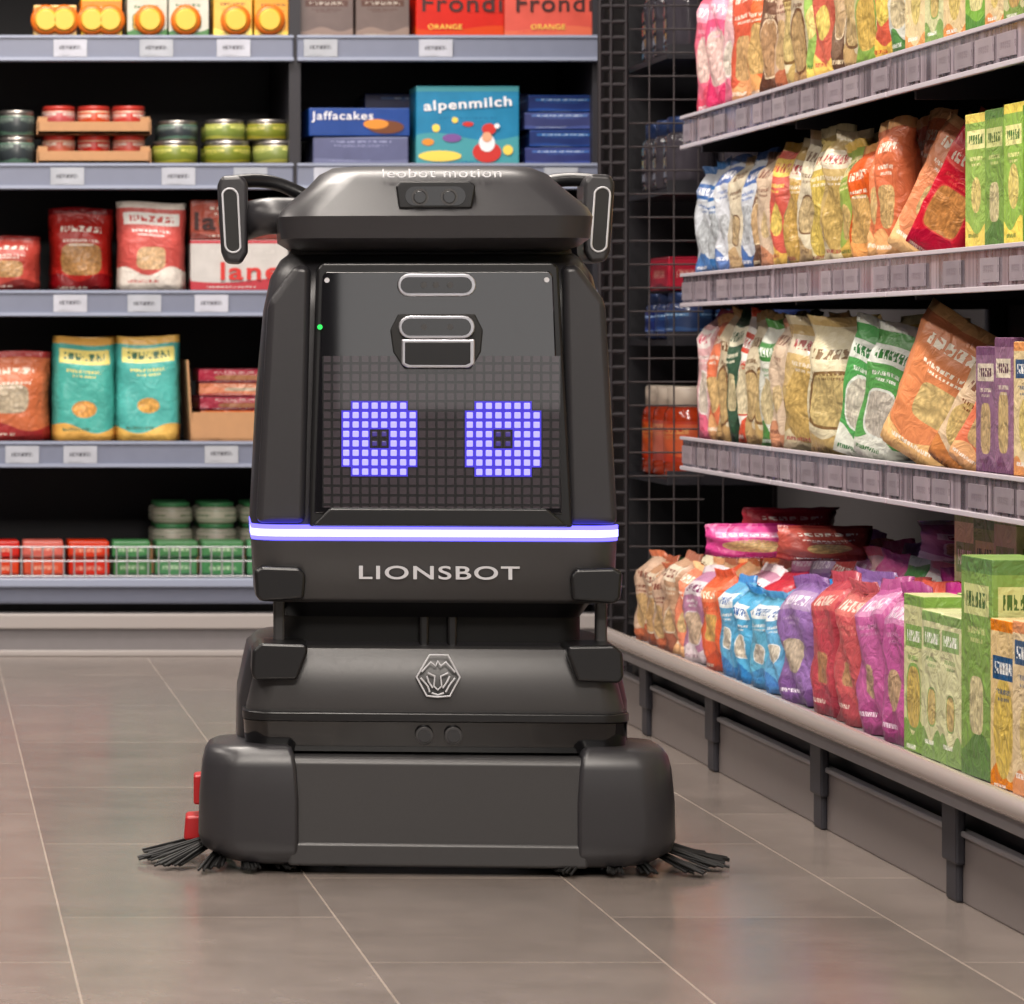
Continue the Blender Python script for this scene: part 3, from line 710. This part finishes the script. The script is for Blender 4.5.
YN, YF = 2.6, 6.24; XU = 1.325; XB = 1.90
cbox('back_panel', (XB-.02, YN, .02), (XB, YF, 1.75), M_back, rs)
ZR = [1.044, .7716, .490]
for i, z in enumerate([1.36]+ZR):  # topmost shelf is unseen, added to shade the goods below
    cbox('shelf_%d' % i, (XU+.01, YN, z-.014), (XB, YF, z-.002), M_steel, rs)
    for j in range(5):
        ya = YF-.668*(j+1); yb = YF-.668*j
        cbox('price_rail_%d_%d' % (i, j), (XU-.004, ya+.004, z-.052), (XU+.010, yb-.004, z), M_railr, rs, .003)
        cbox('price_rail_lip_%d_%d' % (i, j), (XU-.009, ya+.004, z-.056), (XU-.002, yb-.004, z-.049), M_railr2, rs, .001)
        cbox('price_rail_rim_%d_%d' % (i, j), (XU-.009, ya+.004, z-.004), (XU-.002, yb-.004, z+.002), M_railr2, rs, .001)
        cbox('bracket_%d_%d' % (i, j), (XU+.03, yb-.008, z-.06), (XB, yb+.0, z-.014), M_steel, rs)
    t = MB(); y = YF-.05
    while y > YN+.1:
        wd = R.choice((.05, .07, .07))
        t.box((XU-.006, y, z-.044), (wd, .003, .030), M_tagr, yaw=-math.pi/2); y -= wd+R.choice((.02, .04, .09))
    child(t.make('price_tags_%d' % i), rs)
for j in range(6):
    yb = YF-.668*j
    cbox('upright_%d' % j, (XB-.05, yb-.015, 0), (XB-.02, yb+.015, 1.75), M_steel, rs)
XD = 1.200; ZD = .146
cbox('deck', (XD, YN, ZD-.024), (XB, YF, ZD-.001), M_plinth, rs, .003)
child(tube('bumper_rail', [(XD-.010, YN, ZD+.002), (XD-.010, YF+.02, ZD+.002)], .013, M_alu, res=6), rs)
cbox('bumper_rail_face', (XD-.008, YN, ZD-.030), (XD+.002, YF, ZD-.012), M_plinth, rs, .002)
cbox('plinth_gap', (XD+.035, YN, .0), (XD+.06, YF, ZD-.024), M_back, rs)
cbox('plinth_panel', (1.215, YN, .0), (1.23, YF, .082), M_pl2, rs, .002)
cbox('plinth_panel_top', (1.210, YN, .078), (1.225, YF, .085), M_plinth, rs, .002)
for j, px in enumerate((640, 706, 812, 945, 1120)):
    y = F*1.2/(px+80)
    cbox('plinth_bracket_%d' % j, (1.204, y-.030, .045), (1.216, y+.030, ZD-.03), M_steel, rs, .003)
    cbox('plinth_leg_%d' % j, (1.207, y-.022, .0), (1.216, y+.022, .05), M_steel, rs, .003)

Q = {}
def pk(n, *a, **k2):
    k2.setdefault('wrinkle', .45); Q[n] = pkg('pk_'+n, *a, **k2)
pk('beige', (205, 178, 150), (190, 120, 80), (215, 185, 130), None, (120, 70, 50), seed=40)
pk('tan', (190, 150, 112), (150, 90, 60), (210, 175, 120), (215, 200, 175), (120, 60, 40), seed=41)
pk('orange', (222, 112, 58), (235, 175, 110), (222, 185, 120), None, (250, 235, 215), seed=42)
pk('lilac', (190, 130, 165), (225, 210, 215), (222, 195, 165), (225, 215, 220), (120, 40, 90), seed=43)
pk('red', (180, 44, 46), (140, 25, 40), (220, 170, 110), None, (245, 235, 225), seed=44)
pk('blue', (92, 176, 218), (60, 130, 190), (228, 218, 200), (232, 238, 240), (40, 100, 170), seed=45, wr=(.3, .12))
pk('purple', (148, 104, 178), (120, 75, 145), (220, 200, 175), (180, 150, 195), (245, 235, 250), seed=46)
pk('coral', (212, 66, 54), (180, 45, 45), (222, 165, 100), (225, 110, 90), (250, 230, 210), seed=47, wr=(.28, .15))
pk('magenta', (208, 76, 152), (170, 50, 120), (225, 190, 140), (225, 140, 185), (250, 225, 240), seed=48)
pk('greencream', (216, 214, 158), (130, 165, 80), (222, 192, 110), (135, 170, 90), (250, 250, 235), seed=49, wy=.35)
pk('green', (126, 170, 64), (90, 135, 60), (232, 220, 160), (208, 215, 135), (70, 110, 40), seed=50, wy=.36)
pk('yellowcream', (226, 200, 148), (224, 140, 64), (232, 205, 115), (40, 80, 120), (245, 245, 240), seed=52, wy=.38, wr=(.34, .28), bb=.1)
pk('whiteblue', (205, 210, 218), (70, 110, 170), (190, 195, 200), (60, 100, 165), (240, 240, 245), seed=52)
pk('cream', (216, 204, 174), (190, 160, 110), (208, 182, 130), None, (120, 90, 60), seed=53)
pk('darkgreen', (48, 84, 60), (30, 60, 40), (210, 195, 150), (220, 215, 190), (40, 80, 50), seed=54)
pk('pasta', (208, 180, 112), (222, 208, 165), (214, 182, 100), (225, 212, 185), (170, 80, 70), seed=56, wr=(.5, .4), rough=.12)
pk('greenyellow', (152, 184, 70), (232, 200, 80), (232, 205, 120), (230, 222, 150), (60, 110, 40), seed=56)
pk('greenwhite', (82, 166, 82), (225, 228, 215), (222, 215, 198), (230, 235, 225), (50, 120, 60), seed=57)
pk('pink', (218, 98, 136), (200, 70, 110), (228, 195, 190), (232, 160, 185), (250, 230, 235), seed=58)
pk('brown', (122, 90, 70), (90, 60, 45), (195, 160, 120), None, (220, 200, 170), seed=59)
pk('redyellow', (200, 56, 44), (230, 180, 70), (230, 196, 90), (230, 188, 70), (180, 30, 30), seed=60)
pk('pinkwhite', (226, 176, 178), (222, 100, 128), (228, 215, 198), (235, 225, 220), (200, 60, 90), seed=61)
pk('purplecream', (148, 104, 134), (115, 70, 105), (220, 192, 130), (224, 212, 188), (90, 40, 70), seed=62, wy=.40, wr=(.34, .28), bb=.08)
pk('white', (222, 218, 212), (200, 70, 60), (215, 200, 170), (190, 50, 50), (250, 245, 240), seed=63)
pk('whitegreen', (218, 220, 208), (80, 140, 70), (220, 205, 160), (70, 135, 70), (245, 250, 240), seed=64)
def Yp(px, X): return F*X/(px+80)
def rrun(name, X, z, px0, px1, kind, h, key, w=.11, t=.06, rows=2, yaw=(.1, .35), lean=(-.05, .03), hj=.008, roll=0, gus=None):
    ya, yb = min(6.20, Yp(px0, X)), Yp(px1, X)
    if ya-yb < .03: return
    n = max(1, round((ya-yb)/w)); W = (ya-yb)/n
    b_ = MB(); keys = key if isinstance(key, (list, tuple)) else [key]
    for r in range(rows):
        for i in range(n):
            y = ya-W*(i+.5)
            mm = Q[keys[(i+r) % len(keys)]]
            yw = -math.pi/2+R.uniform(*yaw)
            hh = h+R.uniform(-hj, hj)
            if kind == 'bag':
                g = gus if gus is not None else (R.random() < .4)
                b_.bag((X+t*.5+.004+r*(t+.012), y, z), W*.97, hh, t*.9, mm, yaw=yw, lean=-R.uniform(*lean), roll=roll+R.uniform(-.05, .05), seed=R.randint(0, 99999), gusset=g)
            else:
                b_.box((X+t*.5+.004+r*(t+.006), y, z), (W*.94, t*.95, hh), mm, yaw=-math.pi/2+R.uniform(0, .10))
    return b_.make(name, bevel=.0015 if kind == 'box' else 0)
X0 = 1.224
for a, c_, h, kk, ww in ((615, 642, .160, ('beige', 'cream'), .09), (642, 660, .150, ('tan', 'beige'), .08), (660, 680, .155, ('tan', 'orange'), .09), (680, 698, .155, 'lilac', .09),
                    (698, 716, .15, 'coral', .09), (716, 775, .148, ('blue', 'blue', 'blue'), .10), (775, 804, .185, 'purple', .2), (804, 853, .19, 'coral', .15), (853, 898, .20, 'magenta', .12)):
    rrun('pasta_bags', X0, ZD, a, c_, 'bag', h, kk, w=ww, t=.075, yaw=(.05, .16), gus=True)
rrun('pasta_boxes', X0, ZD, 900, 955, 'box', .187, 'greencream', w=.085, t=.06, rows=2)
rrun('pasta_boxes', X0, ZD, 957, 985, 'box', .252, 'green', w=.12, t=.075, rows=2)
rrun('pasta_boxes', X0, ZD, 987, 1130, 'box', .197, 'yellowcream', w=.085, t=.06, rows=2)
rrun('pasta_boxes', X0, ZD, 1135, 1500, 'box', .197, ('greencream', 'green'), w=.1, t=.06, rows=1)
for a, c_, h, kk in ((700, 770, .185, ('red', 'coral', 'white')), (770, 850, .20, ('red', 'magenta', 'purple')), (850, 945, .20, ('pinkwhite', 'magenta', 'greenwhite'))):
    rrun('pasta_bags', X0+.185, ZD, a, c_, 'bag', h, kk, w=.11, t=.07, rows=2)
rrun('pasta_boxes', X0+.165, ZD, 950, 1010, 'box', .285, ('greencream', 'green'), w=.10, t=.09, rows=2)
def lying(name, items):
    b_ = MB()
    for (X, y, z, w, h, t, key, yaw, lean, roll) in items:
        b_.bag((X, y, z), w, h, t, Q[key], yaw=yaw, lean=lean, roll=roll, seed=R.randint(0, 9999))
    return b_.make(name)
lying('pasta_bags', [(1.33, 5.75, .315, .15, .05, .05, 'magenta', -.2, .2, 0), (1.38, 5.5, .325, .15, .05, .05, 'red', .1, .2, 0), (1.42, 5.9, .33, .16, .06, .05, 'red', .1, .3, 0), (1.50, 5.1, .35, .18, .05, .055, 'lilac', .1, .3, 0)])

z = ZR[2]; X = XU+.008
rrun('pasta_bags', X, z, 688, 722, 'bag', .215, ('pinkwhite', 'orange', 'cream', 'coral'), w=.065, t=.07)
rrun('pasta_bags', X, z, 722, 748, 'bag', .215, ('darkgreen', 'white', 'cream'), w=.06, t=.07)
rrun('pasta_bags', X, z, 748, 778, 'bag', .205, ('cream', 'whitegreen', 'beige'), w=.07, t=.07)
rrun('pasta_bags', X, z, 780, 832, 'bag', .20, ('pasta', 'cream'), w=.15, t=.10, yaw=(.4, .6))
rrun('pasta_bags', X, z, 836, 872, 'bag', .20, 'greenwhite', w=.09, t=.045, roll=.25, yaw=(.5, .6), rows=1)
rrun('pasta_bags', X, z, 888, 925, 'bag', .20, 'orange', w=.13, t=.05, roll=.45, yaw=(.6, .7), rows=1)
rrun('pasta_bags', X, z, 922, 962, 'bag', .15, ('beige', 'orange'), w=.11, t=.05, roll=.55, yaw=(.5, .8), rows=1)
rrun('pasta_boxes', X, z, 972, 1008, 'box', .165, 'purplecream', w=.075, t=.06)
rrun('pasta_boxes', X, z, 1009, 1100, 'box', .17, ('yellowcream', 'purplecream'), w=.085, t=.06)
rrun('pasta_bags', X, z, 1110, 1500, 'bag', .17, ('cream', 'orange'), w=.11, t=.07)
rrun('pasta_bags', X+.2, z, 700, 880, 'bag', .18, ('cream', 'brown', 'darkgreen'), w=.13, t=.08, rows=1)
z = ZR[1]
rrun('pasta_bags', X, z, 680, 704, 'bag', .19, ('whiteblue', 'white'), w=.065, t=.07)
rrun('pasta_bags', X, z, 704, 746, 'bag', .195, ('whiteblue', 'whiteblue', 'cream'), w=.07, t=.07)
rrun('pasta_bags', X, z, 746, 776, 'bag', .19, ('brown', 'beige', 'redyellow'), w=.07, t=.07)
rrun('pasta_bags', X, z, 776, 834, 'bag', .20, ('pasta', 'cream', 'pasta'), w=.10, t=.08, yaw=(.3, .5))
rrun('pasta_bags', X, z, 834, 862, 'bag', .17, ('greenyellow', 'orange'), w=.08, t=.06)
rrun('pasta_bags', X, z, 862, 884, 'bag', .20, 'orange', w=.07, t=.05, yaw=(.4, .5))
rrun('pasta_bags', X, z, 886, 925, 'bag', .20, ('orange', 'coral'), w=.085, t=.04, roll=.5, yaw=(.7, .8), rows=2)
lying('pasta_bags', [(X+.06, Yp(905, X), z+.035, .085, .17, .05, 'pinkwhite', -1.2, 0, 1.3), (X+.10, Yp(915, X), z+.075, .085, .17, .05, 'greenwhite', -1.0, 0, 1.15)])
rrun('pasta_boxes', X, z, 962, 1060, 'box', .172, ('greenyellow', 'green'), w=.085, t=.06)
rrun('pasta_boxes', X, z, 1065, 1500, 'box', .172, ('greenyellow', 'greencream'), w=.1, t=.06)
rrun('pasta_bags', X+.2, z, 700, 960, 'bag', .18, ('cream', 'orange', 'red'), w=.13, t=.08, rows=1)
z = ZR[0]
rrun('pasta_bags', X, z, 688, 729, 'bag', .23, ('pink', 'pink', 'pinkwhite'), w=.08, t=.07)
rrun('pasta_bags', X, z, 729, 757, 'bag', .22, ('orange', 'orange', 'white'), w=.08, t=.07)
rrun('pasta_bags', X, z, 757, 790, 'bag', .22, ('brown', 'beige', 'cream'), w=.07, t=.07)
rrun('pasta_bags', X, z, 790, 812, 'bag', .22, ('cream', 'greenyellow'), w=.07, t=.06)
rrun('pasta_bags', X, z, 812, 838, 'bag', .21, ('redyellow', 'brown', 'redyellow'), w=.07, t=.06)
rrun('pasta_bags', X, z, 838, 900, 'bag', .2, ('cream', 'greencream', 'redyellow', 'whitegreen'), w=.08, t=.06)
rrun('pasta_boxes', X, z, 902, 960, 'box', .16, ('yellowcream', 'greencream'), w=.08, t=.06)
rrun('pasta_boxes', X, z, 962, 1040, 'box', .15, ('green', 'yellowcream', 'greencream'), w=.08, t=.06)
rrun('pasta_bags', X, z, 1045, 1500, 'bag', .2, ('cream', 'redyellow'), w=.11, t=.06)

# ================================================================ WIRE RACK WITH JARS
wr = empty('wire_rack', (1.3, 6.6, 0))
ya = 6.42
xs = [wx(600, ya), wx(611, ya), wx(626, ya)]
W = []
for x in xs: W.append([(x, ya, 0), (x, ya, 1.75)])
for x in (wx(602, ya+.4), 1.62): W.append([(x, ya+.4, 0), (x, ya+.4, 1.75)])
z = .05
while z < 1.74:
    W.append([(xs[0], ya, z), (xs[2], ya, z)]); W.append([(xs[2], ya, z), (wx(626, ya+.4), ya+.4, z)])
    z += .028
child(tube('rack_ladder', W, .0045, M_wired, res=2), wr)
W = []
z = .08
while z < 1.74:
    W.append([(xs[2], ya+.01, z), (1.40, ya+.01, z)]); z += .042
for q in range(5):
    x = xs[2]+.022*q*2
    W.append([(x, ya+.012, 0), (x, ya+.012, 1.75)])
child(tube('rack_wires', W, .0016, M_wirem, res=2), wr)
zsh = [wz(630, ya+.1), wz(478, ya+.1), wz(340, ya+.1), wz(190, ya+.1), wz(56, ya+.1)]
XJ = wx(632, ya+.35)
for q, z in enumerate(zsh):
    cbox('rack_shelf_%d' % q, (XJ, ya+.03, z-.01), (1.62, ya+.4, z), M_steel, wr)
    for y in (0, 1): cbox('rack_shelf_lip_%d_%d' % (q, y), (XJ, ya+.03+y*.37, z), (1.62, ya+.034+y*.37, z+.015), M_steel, wr)
def jars(z, h, lm, lid, body, r=.042):
    b_ = MB()
    for q in range(3):
        for rr_ in range(3):
            jar(b_, (XJ+.05+q*(2*r+.006), ya+.085+rr_*(2*r+.006), z+.001), r, h, lm, lid, body)
    return b_.make('sauce_jars')
jars(zsh[1], .165, K['jarorange'], M_lidw, M_sauce, .045)
jars(zsh[2], .085, K['navy'], M_lidb, M_bluejar, .042)
b_ = MB()
for q in range(3): b_.box((XJ+.05+q*.09, ya+.14, zsh[2]+.09), (.085, .16, .06), K['redpack'])
b_.make('snack_packs', bevel=.003)
jars(zsh[0], .12, K['jarlabel'], M_lidg, M_glassy, .042)
jars(zsh[4], .15, M_glassy, M_tin, M_glassy, .045)
jars(zsh[3], .13, M_glassy, M_lidb, M_glassy, .045)
cbox('rack_back', (XJ, ya+.42, 0), (1.62, ya+.43, 1.75), M_back, wr)

# ================================================================ LIGHTS
def area(name, loc, sx, sy, p, col=(1, .915, .83), rot=(0, 0, 0)):
    l = bpy.data.lights.new(name, 'AREA'); l.shape = 'RECTANGLE'; l.size = sx; l.size_y = sy; l.energy = p; l.color = col
    o = bpy.data.objects.new(name, l); scene.collection.objects.link(o); o.location = loc; o.rotation_euler = rot
    return o
area('front_fill_light', (.25, 3.6, 3.0), .3, 6, 175)
area('front_fill_light', (.45, 6.3, 3.0), 1.6, .3, 62)
area('front_fill_light', (-1.6, 4.0, 3.0), .3, 7, 130)
area('front_fill_light', (.3, .2, 2.7), 1.6, .5, 115, rot=(math.radians(50), 0, 0))  # added fill tilted at the robot's front, not a ceiling fixture
wd = bpy.data.worlds.new('store_ambient'); scene.world = wd; wd.use_nodes = True
wd.node_tree.nodes['Background'].inputs[0].default_value = (1, .95, .92, 1)
wd.node_tree.nodes['Background'].inputs[1].default_value = 1.6

# ================================================================ CAMERA
cam = bpy.data.cameras.new('camera'); co = bpy.data.objects.new('camera', cam); scene.collection.objects.link(co)
co.location = (0, 0, H); co.rotation_euler = (math.pi/2, 0, 0)
cam.sensor_fit = 'HORIZONTAL'; cam.sensor_width = 36; cam.lens = F/1024*36
cam.shift_x = (512+80)/1024; cam.shift_y = -(502-345)/1024
cam.dof.use_dof = True; cam.dof.focus_distance = 4.5; cam.dof.aperture_fstop = 15
cam.clip_end = 50
scene.camera = co
